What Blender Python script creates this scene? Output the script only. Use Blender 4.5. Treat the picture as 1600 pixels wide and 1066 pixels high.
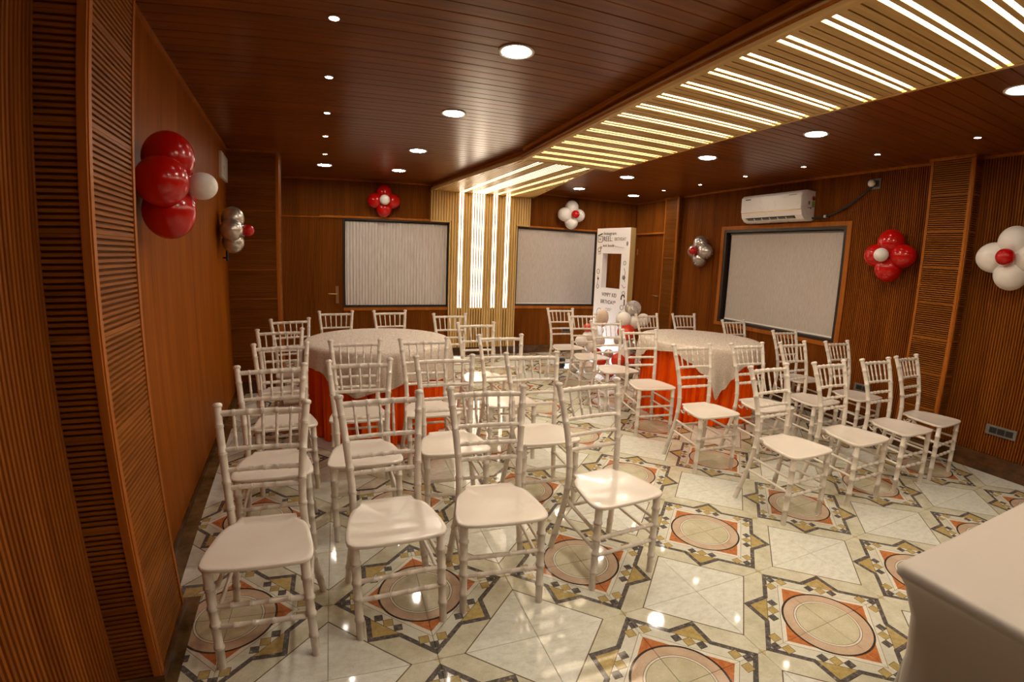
import bpy, math, random
from mathutils import Vector, Matrix, noise

random.seed(7)
sc = bpy.context.scene
for o in list(bpy.data.objects):
    bpy.data.objects.remove(o)
col = sc.collection
R = math.radians

# ------------------------------------------------------------------ camera, light level, exposure
cam = bpy.data.cameras.new('camera')
cam.type = 'PANO'                      # wide zoom lens with barrel distortion, as measured on the floor tiles
cam.panorama_type = 'FISHEYE_LENS_POLYNOMIAL'
cam.sensor_fit = 'HORIZONTAL'
cam.sensor_width = 36.0
cam.sensor_height = 36.0 * 1066 / 1600
cam.fisheye_fov = R(150)
cam.fisheye_polynomial_k0 = 0.0
cam.fisheye_polynomial_k1 = -0.0601589452
cam.fisheye_polynomial_k2 = -0.000130420522
cam.fisheye_polynomial_k3 = 5.34895472e-05
cam.fisheye_polynomial_k4 = -9.85505915e-07
cam.clip_start = 0.02
camo = bpy.data.objects.new('camera', cam)
col.objects.link(camo)
_r = Vector((0.941545, -0.334973, 0.035862)); _d = Vector((-0.023337, -0.171047, -0.984986)); _f = Vector((0.336077, 0.926572, -0.168866))
_m = Matrix((( _r.x, -_d.x, -_f.x, -1.061019), (_r.y, -_d.y, -_f.y, -1.796362), (_r.z, -_d.z, -_f.z, 1.456632), (0, 0, 0, 1)))
camo.matrix_world = _m
sc.camera = camo

world = bpy.data.worlds.new('world'); sc.world = world
world.use_nodes = True
world.node_tree.nodes['Background'].inputs[0].default_value = (0.02, 0.015, 0.01, 1)
world.node_tree.nodes['Background'].inputs[1].default_value = 0.2

sc.view_settings.view_transform = 'Standard'
sc.view_settings.look = 'None'
sc.view_settings.gamma = 1.0
sc.view_settings.exposure = 1.27
sc.view_settings.use_curve_mapping = False
try:
    sc.cycles.use_denoising = True
    sc.cycles.denoiser = 'OPENIMAGEDENOISE'
    sc.cycles.max_bounces = 8
    sc.cycles.diffuse_bounces = 5
    sc.cycles.sample_clamp_indirect = 6.0
except Exception:
    pass
LED_POWER = 8.0          # canopy light strips
WALL_LED_POWER = 5.0
DOWN_POWER = 60.0         # round downlights
SPOT_POWER = 40.0

# ------------------------------------------------------------------ helpers: nodes and materials
class NT:
    def __init__(s, name):
        s.m = bpy.data.materials.new(name); s.m.use_nodes = True
        s.t = s.m.node_tree; s.n = s.t.nodes
        s.b = s.n['Principled BSDF']; s.out = s.n['Material Output']
    def new(s, ty, **kw):
        nd = s.n.new(ty)
        for k, v in kw.items(): setattr(nd, k, v)
        return nd
    def put(s, sock, v):
        if hasattr(v, 'links') or hasattr(v, 'is_output'): s.t.links.new(v, sock)
        else: sock.default_value = v
    def math(s, op, a, b=0.0, c=None):
        nd = s.new('ShaderNodeMath', operation=op)
        s.put(nd.inputs[0], a); s.put(nd.inputs[1], b)
        if c is not None: s.put(nd.inputs[2], c)
        return nd.outputs[0]
    def pos(s):
        return s.new('ShaderNodeNewGeometry').outputs['Position']
    def xyz(s, v):
        nd = s.new('ShaderNodeSeparateXYZ'); s.put(nd.inputs[0], v); return nd.outputs
    def scale(s, v, sx, sy, sz):
        nd = s.new('ShaderNodeVectorMath', operation='MULTIPLY'); s.put(nd.inputs[0], v); nd.inputs[1].default_value = (sx, sy, sz); return nd.outputs[0]
    def noise(s, v, scale, detail=3.0, rough=0.55):
        nd = s.new('ShaderNodeTexNoise'); s.put(nd.inputs['Vector'], v)
        nd.inputs['Scale'].default_value = scale; nd.inputs['Detail'].default_value = detail; nd.inputs['Roughness'].default_value = rough
        return nd.outputs['Fac']
    def ramp(s, f, stops):
        nd = s.new('ShaderNodeValToRGB'); s.put(nd.inputs[0], f); e = nd.color_ramp.elements
        while len(e) < len(stops): e.new(0.5)
        for el, (p, c) in zip(e, stops): el.position = p; el.color = (*c, 1)
        return nd.outputs[0]
    def mix(s, f, a, b):
        nd = s.new('ShaderNodeMix', data_type='RGBA')
        s.put(nd.inputs['Factor'], f)
        for k, v in (('A', a), ('B', b)):
            sk = [i for i in nd.inputs if i.name == k and i.type == 'RGBA'][0]
            s.put(sk, (*v, 1) if isinstance(v, tuple) else v)
        return [o for o in nd.outputs if o.type == 'RGBA'][0]
    def bump(s, h, strength=0.3, dist=0.01):
        nd = s.new('ShaderNodeBump'); s.put(nd.inputs['Height'], h)
        nd.inputs['Strength'].default_value = strength; nd.inputs['Distance'].default_value = dist
        s.t.links.new(nd.outputs[0], s.b.inputs['Normal'])
    def color(s, c): s.put(s.b.inputs['Base Color'], (*c, 1) if isinstance(c, tuple) else c)
    def set(s, **kw):
        for k, v in kw.items(): s.put(s.b.inputs[k.replace('_', ' ')], v)
        return s

M = {}
def plain(name, c, rough=0.5, metal=0.0, **kw):
    t = NT(name); t.color(c); t.set(Roughness=rough, Metallic=metal)
    v = t.noise(t.pos(), 9.0, 2.0)
    t.put(t.b.inputs['Roughness'], t.math('MULTIPLY_ADD', v, 0.06, rough - 0.03))
    for k, x in kw.items(): t.put(t.b.inputs[k.replace('_', ' ')], x)
    M[name] = t.m; return t
def wood(name, dark, light, axis, rough=0.4, coat=0.15, fine=1.0, spec=0.3, tint=(1.0, 0.60, 0.28, 1)):
    """grain runs along axis"""
    t = NT(name); sx = [34.0 * fine] * 3; sx['xyz'.index(axis)] = 1.6
    v = t.scale(t.pos(), *sx)
    a = t.noise(v, 1.0, 5.0, 0.65); b = t.noise(t.scale(v, .22, .22, .22), 1.0, 2.0)
    f = t.math('ADD', t.math('MULTIPLY', a, 0.7), t.math('MULTIPLY', b, 0.45))
    t.color(t.ramp(f, [(0.38, dark), (0.72, light)]))
    t.set(Roughness=rough); t.b.inputs['Specular IOR Level'].default_value = spec; t.b.inputs['Specular Tint'].default_value = tint; t.b.inputs['Coat Weight'].default_value = coat; t.b.inputs['Coat Roughness'].default_value = 0.25
    t.bump(a, 0.05, 0.002); M[name] = t.m; return t
def emit(name, c, power):
    t = NT(name); t.color((0.8, 0.8, 0.8))
    t.b.inputs['Emission Color'].default_value = (*c, 1); t.b.inputs['Emission Strength'].default_value = power
    M[name] = t.m; return t

wood('wall_veneer', (0.185, 0.044, 0.003), (0.340, 0.098, 0.009), 'z', 0.42, 0.0, spec=0.06)
wood('flute_wood', (0.135, 0.034, 0.004), (0.265, 0.080, 0.011), 'z', 0.45, 0.0, spec=0.08)
wood('pilaster_wood_x', (0.165, 0.046, 0.006), (0.31, 0.102, 0.015), 'y', 0.45, 0.0, spec=0.2)
wood('pilaster_wood_y', (0.165, 0.046, 0.006), (0.31, 0.102, 0.015), 'x', 0.45, 0.0, spec=0.2)
wood('door_veneer', (0.120, 0.030, 0.003), (0.215, 0.058, 0.008), 'z', 0.40, 0.0, spec=0.1)
wood('trim_wood', (0.26, 0.072, 0.008), (0.42, 0.130, 0.018), 'z', 0.42, 0.0, spec=0.3)
wood('ceiling_wood', (0.095, 0.021, 0.003), (0.195, 0.050, 0.007), 'x', 0.28, 0.0, spec=0.38, tint=(1.0, 0.76, 0.40, 1))
wood('fascia_wood', (0.46, 0.165, 0.022), (0.62, 0.25, 0.045), 'y', 0.42, 0.0, spec=0.3)
wood('oak_y', (0.44, 0.270, 0.090), (0.68, 0.460, 0.185), 'x', 0.42, 0.1)
wood('oak_x', (0.44, 0.270, 0.090), (0.68, 0.460, 0.185), 'y', 0.42, 0.1)
wood('oak_z', (0.44, 0.270, 0.090), (0.68, 0.460, 0.185), 'z', 0.42, 0.1)
plain('oak_back', (0.22, 0.12, 0.035), 0.6)
plain('dark_frame', (0.030, 0.020, 0.014), 0.3)
plain('chair_white', (0.76, 0.705, 0.625), 0.22, Coat_Weight=0.2, Coat_Roughness=0.08)
plain('plastic_white', (0.80, 0.77, 0.72), 0.28)
plain('black_plastic', (0.015, 0.013, 0.012), 0.45)
plain('grey_plastic', (0.16, 0.15, 0.13), 0.45)
plain('brass', (0.55, 0.36, 0.15), 0.3, 1.0)
plain('dark_gap', (0.012, 0.008, 0.006), 0.8)
plain('grout', (0.36, 0.30, 0.20), 0.7)
plain('red_balloon', (0.50, 0.005, 0.003), 0.2, Coat_Weight=0.1, Coat_Roughness=0.05)
plain('orange_red_balloon', (0.66, 0.040, 0.012), 0.22, Coat_Weight=0.1)
plain('white_balloon', (0.80, 0.76, 0.70), 0.42)
plain('peach_balloon', (0.70, 0.55, 0.42), 0.4)
plain('silver_balloon', (0.60, 0.56, 0.50), 0.28, 0.8)
t = plain('clear_balloon', (0.95, 0.95, 0.93), 0.05); t.b.inputs['Transmission Weight'].default_value = 0.75; t.b.inputs['IOR'].default_value = 1.12
plain('board_white', (0.82, 0.80, 0.80), 0.45)
plain('board_edge', (0.50, 0.34, 0.13), 0.7)
plain('ink', (0.03, 0.028, 0.03), 0.6)
plain('ink_grey', (0.22, 0.20, 0.20), 0.6)
plain('label_green', (0.25, 0.42, 0.05), 0.5)
plain('label_red', (0.45, 0.05, 0.02), 0.5)
plain('label_cream', (0.75, 0.70, 0.58), 0.5)
t = NT('table_steel'); t.color((0.4, 0.4, 0.4)); t.set(Metallic=1.0, Roughness=0.4); M['table_steel'] = t.m

emit('led', (1.0, 0.83, 0.60), LED_POWER)
emit('run_led', (1.0, 0.84, 0.62), LED_POWER * 0.5)
emit('wall_led', (1.0, 0.88, 0.70), WALL_LED_POWER)
emit('down_lamp', (1.0, 0.86, 0.70), DOWN_POWER)
emit('spot_lamp', (1.0, 0.88, 0.76), SPOT_POWER)
emit('flood_lamp', (0.80, 0.86, 1.0), 80.0)

# satin skirt, sequin overlay, blinds, stretch cover
t = NT('orange_satin'); t.color((0.88, 0.105, 0.003)); t.set(Roughness=0.45)
t.b.inputs['Specular IOR Level'].default_value = 0.2; t.b.inputs['Specular Tint'].default_value = (1, .5, .2, 1)
t.bump(t.noise(t.scale(t.pos(), 60, 60, 3), 1.0, 2.0), 0.15, 0.004); M['orange_satin'] = t.m
t = NT('sequin_cloth')
vo = t.new('ShaderNodeTexVoronoi'); vo.inputs['Scale'].default_value = 190.0; t.t.links.new(t.pos(), vo.inputs['Vector'])
t.color(t.ramp(vo.outputs['Distance'], [(0.0, (0.88, 0.80, 0.70)), (0.75, (0.62, 0.52, 0.43))]))
hs = t.xyz(vo.outputs['Color'])
t.set(Metallic=0.1); t.put(t.b.inputs['Roughness'], t.math('MULTIPLY_ADD', hs[1], 0.5, 0.14))
t.bump(t.math('ADD', t.math('MULTIPLY', hs[0], 1.0), vo.outputs['Distance']), 0.75, 0.004); M['sequin_cloth'] = t.m
t = NT('blind_fabric')
w = t.noise(t.scale(t.pos(), 170, 170, 14), 1.0, 3.0)
t.color(t.ramp(w, [(0.3, (0.44, 0.385, 0.335)), (0.7, (0.58, 0.52, 0.46))])); t.set(Roughness=0.85); t.bump(w, 0.25, 0.002); M['blind_fabric'] = t.m
t = NT('curtain_fabric'); w = t.noise(t.scale(t.pos(), 40, 40, 5), 1.0, 2.0)
t.color(t.ramp(w, [(0.3, (0.52, 0.475, 0.43)), (0.7, (0.64, 0.60, 0.56))])); t.set(Roughness=0.85); M['curtain_fabric'] = t.m
t = NT('stretch_fabric'); w = t.noise(t.pos(), 420.0, 2.0)
t.color((0.44, 0.40, 0.35)); t.set(Roughness=0.55); t.b.inputs['Sheen Weight'].default_value = 0.2; t.bump(w, 0.1, 0.001); M['stretch_fabric'] = t.m
t = NT('brown_marble'); n1 = t.noise(t.scale(t.pos(), 1, 1, 2), 5.0, 6.0, 0.65)
t.color(t.ramp(n1, [(0.32, (0.030, 0.012, 0.005)), (0.55, (0.105, 0.043, 0.014)), (0.75, (0.20, 0.090, 0.030))])); t.set(Roughness=0.16); M['brown_marble'] = t.m
t = NT('brown_strip'); n1 = t.noise(t.pos(), 7.0, 5.0, 0.65)
t.color(t.ramp(n1, [(0.32, (0.060, 0.030, 0.010)), (0.55, (0.150, 0.085, 0.030)), (0.75, (0.24, 0.15, 0.06))])); t.set(Roughness=0.14); M['brown_strip'] = t.m
t = NT('glass_dark'); t.color((0.02, 0.02, 0.025)); t.set(Roughness=0.05); M['glass_dark'] = t.m

def floor_material():
    t = NT('inlaid_marble_tile'); p = t.pos(); P = t.xyz(p)
    def fold(c):
        u = t.math('ADD', t.math('DIVIDE', c, 0.4), 1.0)
        u = t.math('FLOORED_MODULO', u, 2.0)
        return t.math('ABSOLUTE', t.math('SUBTRACT', u, 1.0))
    a = fold(P[0]); b = fold(P[1])
    L1 = t.math('ADD', a, b); Li = t.math('MAXIMUM', a, b)
    rr = t.math('SQRT', t.math('ADD', t.math('MULTIPLY', a, a), t.math('MULTIPLY', b, b)))
    lt = lambda x, v: t.math('LESS_THAN', x, v)
    gt = lambda x, v: t.math('GREATER_THAN', x, v)
    orr = lambda x, y: t.math('MAXIMUM', x, y)
    an = lambda x, y: t.math('MULTIPLY', x, y)
    near = lambda x, v, w: lt(t.math('ABSOLUTE', t.math('SUBTRACT', x, v)), w)
    # marbling
    n1 = t.noise(p, 9.0, 6.0, 0.68); n2 = t.noise(p, 46.0, 4.0, 0.7); n3 = t.noise(t.scale(p, 1.0, 1.7, 1), 22.0, 5.0, 0.7)
    cream = t.ramp(n1, [(0.30, (0.46, 0.44, 0.31)), (0.55, (0.60, 0.59, 0.46)), (0.75, (0.70, 0.70, 0.60))])
    cream = t.mix(t.math('MULTIPLY', gt(n2, 0.56), 0.16), cream, (0.36, 0.32, 0.22))
    plainc = t.ramp(n3, [(0.28, (0.56, 0.57, 0.49)), (0.52, (0.68, 0.70, 0.63)), (0.74, (0.76, 0.78, 0.73))])
    yellow = t.ramp(n2, [(0.3, (0.34, 0.25, 0.085)), (0.7, (0.52, 0.41, 0.17))])
    darkc = t.ramp(n2, [(0.42, (0.075, 0.068, 0.066)), (0.60, (0.14, 0.128, 0.122)), (0.72, (0.42, 0.39, 0.35))])
    orange = t.ramp(n2, [(0.3, (0.36, 0.11, 0.030)), (0.7, (0.58, 0.22, 0.075))])
    pink = t.ramp(n1, [(0.3, (0.46, 0.33, 0.23)), (0.7, (0.60, 0.47, 0.35))])
    white = t.ramp(n2, [(0.3, (0.64, 0.63, 0.54)), (0.7, (0.74, 0.73, 0.65))])
    band = t.mix(0.55, cream, plainc)
    ring = (0.045, 0.032, 0.026)
    line = (0.16, 0.115, 0.075)
    c = cream
    L2 = t.math('ADD', t.math('SUBTRACT', 1.0, a), t.math('SUBTRACT', 1.0, b))
    c = t.mix(lt(L2, 0.746), c, plainc)
    c = t.mix(near(L2, 0.746, 0.009), c, line)
    star = orr(lt(L1, 0.945), lt(Li, 0.628))
    c = t.mix(star, c, darkc)
    inner = orr(lt(L1, 0.872), lt(Li, 0.576))
    c = t.mix(inner, c, yellow)
    c = t.mix(lt(L1, 0.890), c, t.mix(inner, darkc, band))
    c = t.mix(an(near(L1, 0.890, 0.005), lt(Li, 0.576)), c, line)
    def sq(cx, cy, h=0.044):
        return an(near(a, cx, h), near(b, cy, h))
    ys = orr(sq(0.405, 0.405), orr(sq(0.090, 0.722), sq(0.722, 0.090)))
    ds = orr(orr(sq(0.315, 0.495), sq(0.495, 0.315)), orr(sq(0.0, 0.812), sq(0.812, 0.0)))
    yo = orr(sq(0.405, 0.405, .05), orr(sq(0.090, 0.722, .05), sq(0.722, 0.090, .05)))
    c = t.mix(an(yo, lt(L1, 0.9)), c, line)
    c = t.mix(ys, c, yellow); c = t.mix(ds, c, darkc)
    c = t.mix(lt(L1, 0.703), c, line)
    c = t.mix(lt(L1, 0.696), c, white)
    c = t.mix(lt(L1, 0.634), c, orange)
    c = t.mix(lt(rr, 0.480), c, ring)
    c = t.mix(lt(rr, 0.457), c, pink)
    c = t.mix(lt(rr, 0.352), c, line)
    c = t.mix(lt(rr, 0.346), c, white)
    c = t.mix(lt(rr, 0.328), c, line)
    c = t.mix(lt(rr, 0.322), c, t.mix(0.22, cream, yellow))
    # faint ochre staining where four star points meet
    tip = t.math('MINIMUM', t.math('ADD', t.math('SUBTRACT', 1.0, a), b), t.math('ADD', t.math('SUBTRACT', 1.0, b), a))
    c = t.mix(t.math('MULTIPLY', lt(tip, 0.05), 0.5), c, yellow)
    n4 = t.noise(p, 150.0, 3.0, 0.7)
    c = t.mix(t.math('MULTIPLY', gt(n4, 0.57), 0.13), c, (0.30, 0.25, 0.17))
    c = t.mix(t.math('MULTIPLY', lt(n4, 0.40), 0.10), c, (0.85, 0.84, 0.76))
    t.color(c); t.set(Roughness=0.10)
    t.put(t.b.inputs['Roughness'], t.math('MULTIPLY_ADD', n1, 0.06, 0.03))
    t.bump(t.noise(p, 3.0, 2.0), 0.03, 0.01)
    M['tile'] = t.m
floor_material()

# ------------------------------------------------------------------ helpers: objects and meshes
def tag(o, label=None, cat=None, group=None, kind=None):
    if label: o['label'] = label
    if cat: o['category'] = cat
    if group: o['group'] = group
    if kind: o['kind'] = kind
    return o
def empty(name, loc=(0, 0, 0), rz=0.0):
    o = bpy.data.objects.new(name, None); col.objects.link(o)
    o.empty_display_size = 0.1; o.location = loc; o.rotation_euler = (0, 0, rz); return o
class MB:
    def __init__(s): s.v = []; s.f = []; s.sm = []
    def add(s, vs, fs, smooth=False):
        k = len(s.v); s.v += [tuple(x) for x in vs]
        for f in fs: s.f.append([i + k for i in f]); s.sm.append(smooth)
        return s
    def box(s, x0, x1, y0, y1, z0, z1):
        if x0 > x1: x0, x1 = x1, x0
        if y0 > y1: y0, y1 = y1, y0
        if z0 > z1: z0, z1 = z1, z0
        v = [(x, y, z) for z in (z0, z1) for y in (y0, y1) for x in (x0, x1)]
        return s.add(v, [(0, 2, 3, 1), (4, 5, 7, 6), (0, 1, 5, 4), (2, 6, 7, 3), (0, 4, 6, 2), (1, 3, 7, 5)])
    def prism(s, pts, z0, z1):
        """pts counter-clockwise in xy"""
        n = len(pts); v = [(*p, z0) for p in pts] + [(*p, z1) for p in pts]
        f = [tuple(range(n))[::-1], tuple(range(n, 2 * n))] + [(i, (i + 1) % n, n + (i + 1) % n, n + i) for i in range(n)]
        return s.add(v, f)
    def obox(s, O, u, v, w, a, b, c):
        """oriented box: origin O, axes u,v,w (Vectors), extents a=(a0,a1)..."""
        O = Vector(O); q = [O + u * x + v * y + w * z for z in c for y in b for x in a]
        f = [(0, 2, 3, 1), (4, 5, 7, 6), (0, 1, 5, 4), (2, 6, 7, 3), (0, 4, 6, 2), (1, 3, 7, 5)]
        if u.cross(v).dot(w) < 0: f = [x[::-1] for x in f]
        return s.add(q, f)
    def tube(s, pts, rad, n=10, cap=True):
        pts = [Vector(p) for p in pts]; m = len(pts)
        if not hasattr(rad, '__len__'): rad = [rad] * m
        prev = None; k = len(s.v); rings = []
        for i, p in enumerate(pts):
            d = (pts[min(i + 1, m - 1)] - pts[max(i - 1, 0)]).normalized()
            if prev is None:
                a = Vector((0, 0, 1)) if abs(d.z) < 0.9 else Vector((1, 0, 0)); x = d.cross(a).normalized()
            else: x = (prev - d * prev.dot(d)).normalized()
            y = d.cross(x); prev = x
            rings.append([p + (x * math.cos(2 * math.pi * j / n) + y * math.sin(2 * math.pi * j / n)) * rad[i] for j in range(n)])
        vs = [q for r in rings for q in r]; fs = []
        for i in range(m - 1):
            for j in range(n): fs.append((i * n + j, i * n + (j + 1) % n, (i + 1) * n + (j + 1) % n, (i + 1) * n + j))
        s.add(vs, fs, True)
        if cap: s.add(rings[0], [tuple(range(n))[::-1]]); s.add(rings[-1], [tuple(range(n))])
        return s
    def lathe(s, prof, n=24, c=(0, 0, 0)):
        vs = [(c[0] + r * math.cos(2 * math.pi * j / n), c[1] + r * math.sin(2 * math.pi * j / n), c[2] + z) for r, z in prof for j in range(n)]
        fs = [(i * n + j, i * n + (j + 1) % n, (i + 1) * n + (j + 1) % n, (i + 1) * n + j) for i in range(len(prof) - 1) for j in range(n)]
        s.add(vs, fs, True); m = len(prof) - 1
        s.add(vs[:n], [tuple(range(n))[::-1]]); s.add(vs[m * n:], [tuple(range(n))])
        return s
    def mesh(s, name, mat):
        me = bpy.data.meshes.new(name); me.from_pydata(s.v, [], s.f)
        me.polygons.foreach_set('use_smooth', s.sm)
        if mat: me.materials.append(M[mat])
        me.update(); return me
    def build(s, name, mat, parent=None, kind=None):
        o = bpy.data.objects.new(name, s.mesh(name, mat)); col.objects.link(o)
        if parent is not None: o.parent = parent
        if kind: o['kind'] = kind
        return o
def mobj(name, me, parent=None, loc=None, rot=None):
    o = bpy.data.objects.new(name, me); col.objects.link(o)
    if parent is not None: o.parent = parent
    if loc: o.location = loc
    if rot: o.rotation_euler = rot
    return o
def copy_tree(o, parent=None):
    kids = list(o.children)
    c = o.copy(); col.objects.link(c); c.parent = parent
    for ch in kids: copy_tree(ch, c)
    return c
def fluted(mb, O, u, n, L, z0, z1, pitch=0.020, depth=0.007, thick=0.05, vertical=True):
    """slab with half-round flutes; O = lower left point on the front face, u along the wall, n into the room"""
    O = Vector(O); up = Vector((0, 0, 1)); H = z1 - z0; T = L if vertical else H
    k = max(1, round(T / pitch)); p = T / k; prof = []
    if vertical:
        for i in range(k): prof += [(i * p, -depth), ((i + .10) * p, -depth), ((i + .30) * p, 0.0), ((i + .80) * p, 0.0)]
    else:
        for i in range(k): prof += [(i * p, -depth), ((i + .32) * p, -depth), ((i + .42) * p, 0.0), ((i + .94) * p, 0.0)]
    prof.append((T, -depth)); m = len(prof)
    a, b, W = (u, up, H) if vertical else (up, u, L)
    base = Vector((O.x, O.y, z0)); vs = []
    for w in (0, W): vs += [base + a * q + n * d + b * w for q, d in prof]
    fs = [(i, i + 1, m + i + 1, m + i) for i in range(m - 1)]
    if a.cross(b).dot(n) < 0: fs = [f[::-1] for f in fs]
    mb.add(vs, fs)
    mb.obox(base, u, n, up, (0, L), (-thick, -depth), (0, H))
    return mb

XL = lambda y: -1.924 - 0.096 * y          # left wall line
XR, YB, ZC, YF = 3.623, 5.113, 2.521, -2.8
UL = Vector((-0.096, 1, 0)).normalized(); NL = Vector((1, 0.096, 0)).normalized(); UP = Vector((0, 0, 1))
UX = Vector((1, 0, 0)); UY = Vector((0, 1, 0))
def LP(y, off=0.0, z=0.0): return Vector((XL(y), y, z)) + NL * off

# ------------------------------------------------------------------ floor: one object per tile
floor = MB().box(-2.5, 3.7, YF - .1, 5.3, -0.12, -0.008).build('floor', 'grout', kind='structure')
h = 0.1992; bv = 0.0012
tm = MB(); lo = [(-h, -h), (h, -h), (h, h), (-h, h)]; hi = [(x * (h - bv) / h, y * (h - bv) / h) for x, y in lo]
tm.add([(*q, -0.008) for q in lo] + [(*q, -0.0008) for q in lo] + [(*q, 0.0) for q in hi],
       [(3, 2, 1, 0), (8, 9, 10, 11)] + [(i, (i + 1) % 4, 4 + (i + 1) % 4, 4 + i) for i in range(4)] + [(4 + i, 4 + (i + 1) % 4, 8 + (i + 1) % 4, 8 + i) for i in range(4)])
tmesh = tm.mesh('tile', 'tile')
for i in range(-6, 9):
    for j in range(-7, 13):
        mobj('tile', tmesh, floor, (0.4 * i + 0.2, 0.4 * j + 0.2, 0))
# brown marble border strip along the plain wall
mb = MB(); yy0, yy1 = 0.10, 3.47
mb.prism([tuple(LP(yy0, 0.085).xy), tuple(LP(yy1, 0.085).xy), tuple(LP(yy1).xy), tuple(LP(yy0).xy)], -0.004, 0.0015)
mb.prism([tuple(LP(YF, 0.085).xy), tuple(LP(-.32, 0.085).xy), tuple(LP(-.32).xy), tuple(LP(YF).xy)], -0.004, 0.0015)
mb.prism([(-1.716, -.355), (-1.750, .165), (-1.85, .165), (-1.85, -.355)], -0.004, 0.0018)
mb.build('border_strip', 'brown_strip', floor)

# ------------------------------------------------------------------ ceiling: grooved planks
ceiling = MB().box(-2.5, 3.7, YF - .1, 5.3, ZC + .012, ZC + .12).build('ceiling', 'dark_gap', kind='structure')
pw = 0.258
def plank_mesh():
    g = 0.0022; prof = [(g, 0.012), (g, 0.003), (g + .003, 0.0)]
    for k in (1, 2):
        c = pw * k / 3; prof += [(c - .0035, 0.0), (c, 0.004), (c + .0035, 0.0)]
    prof += [(pw - g - .003, 0.0), (pw - g, 0.003), (pw - g, 0.012)]
    m = len(prof); x0, x1 = -2.5, 3.65
    vs = [(x, y, ZC + z) for x in (x0, x1) for y, z in prof]
    fs = [(i, m + i, m + i + 1, i + 1)[::-1] for i in range(m - 1)]
    return MB().add(vs, fs)
pm = plank_mesh().mesh('plank', 'ceiling_wood')
y = YF - .05; 
while y < 5.12:
    mobj('plank', pm, ceiling, (0, y, 0)); y += pw

# ------------------------------------------------------------------ walls
# left wall: plain veneer between the pilaster and the corner column, fluted near part
mb = MB()
mb.obox(LP(0.10), UL, NL, UP, (0, 5.1), (-0.08, 0.0), (0, ZC))
wall_left = mb.build('wall_left', 'wall_veneer', kind='structure')
mb = MB(); L = (LP(-.32) - LP(YF)).length
fluted(mb, LP(YF), UL, NL, L, 0, ZC, 0.020, 0.011, 0.08)
mb.obox(LP(-.32), UL, NL, UP, (0, .5), (-0.08, -0.01), (0, ZC))
mb.build('fluted_panel', 'flute_wood', wall_left)
def pilaster(parent, A, B, nrm, depth, fmat, smat, side_at='A', z0=0.12):
    """A-B face line (seen from the room), nrm into the room; boards of horizontal flutes edged with plain trims"""
    A = Vector((*A, 0)); B = Vector((*B, 0)); u = (B - A).normalized(); L = (B - A).length
    body = MB().obox(A - nrm * 0.012, u, nrm, UP, (0.004, L - 0.004), (-depth + 0.012, 0.0), (0, ZC))
    body = body.build('pilaster', smat, parent)
    z = z0
    while z < ZC - 0.02:
        z1 = min(z + 0.30, ZC)
        bd = MB(); fluted(bd, A + u * 0.022, u, nrm, L - 0.044, z, z1 - 0.014 if z1 < ZC else z1, 0.0175, 0.0085, 0.014, False)
        if z1 < ZC: bd.obox(A + u * 0.022, u, nrm, UP, (0, L - 0.044), (-0.012, 0.0), (z1 - 0.0140, z1 - 0.0005))
        bd.build('fluted_board', fmat, body)
        # near side of the pilaster
        s0, un = (A, -u) if side_at == 'A' else (B, u)
        sd = MB(); fluted(sd, s0 + un * 0.006 - nrm * (depth), nrm, un, depth - 0.022, z, z1 - 0.014 if z1 < ZC else z1, 0.0175, 0.0085, 0.014, False)
        if z1 < ZC: sd.obox(s0 + un * 0.006 - nrm * depth, nrm, un, UP, (0, depth - 0.022), (-0.012, 0.0), (z1 - 0.0140, z1 - 0.0005))
        sd.build('fluted_board', smat, body)
        z = z1
    for q in (0.0, L - 0.022):
        MB().obox(A + u * q, u, nrm, UP, (0, 0.022), (-0.018, 0.004), (z0, ZC)).build('corner_trim', 'trim_wood', body)
    s0, un = (A, -u) if side_at == 'A' else (B, u)
    MB().obox(s0 - nrm * 0.0, nrm, un, UP, (-0.024, 0.0), (-0.004, 0.009), (z0, ZC)).build('corner_trim', 'trim_wood', body)
    # cornice strip and skirting
    MB().obox(A, u, nrm, UP, (-0.012, L + 0.012), (-0.01, 0.016), (ZC - 0.028, ZC - 0.002)).build('cornice', 'trim_wood', body)
    MB().obox(A, u, nrm, UP, (-0.010, L + 0.010), (-depth, 0.010), (0, z0)).build('plinth', 'brown_marble', body)
    return body
pilaster(wall_left, (-1.772, -.288), (-1.806, .104), NL, 0.135, 'pilaster_wood_x', 'pilaster_wood_y', 'A', z0=0.03)
# corner column against the left wall, its broad face towards the camera
colA = Vector((-2.30, 3.455, 0)); colB = Vector((-1.755, 3.475, 0)); cu = (colB - colA).normalized(); cn = Vector((cu.y, -cu.x, 0))
pilaster(wall_left, colA.xy, colB.xy, cn, 0.30, 'pilaster_wood_y', 'pilaster_wood_x', 'B')

# back wall
mb = MB(); 
mb.box(-2.6, 3.75, YB + .09, YB + .2, 0, ZC)
wall_back = mb.build('wall_back', 'wall_veneer', kind='structure')
NB = Vector((0, -1, 0)); UB = UX
def back_panel(x0, x1, z0, z1):
    fluted(MB(), (0, 0, 0), UX, NB, 1, 0, 1) if False else None
    m = MB(); fluted(m, (x0, YB, 0), UX, NB, x1 - x0, z0, z1, 0.021, 0.011, 0.095); m.build('fluted_panel', 'flute_wood', wall_back)
back_panel(-2.42, 3.62, 2.0, ZC)
back_panel(-2.42, -1.96, 0, 2.0)
back_panel(-1.107, 0.41, 0, .735)
back_panel(0.41, 1.46, 0, 2.0)
back_panel(1.46, 2.875, 0, .755)
back_panel(2.875, 3.62, 0, 2.0)
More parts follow.
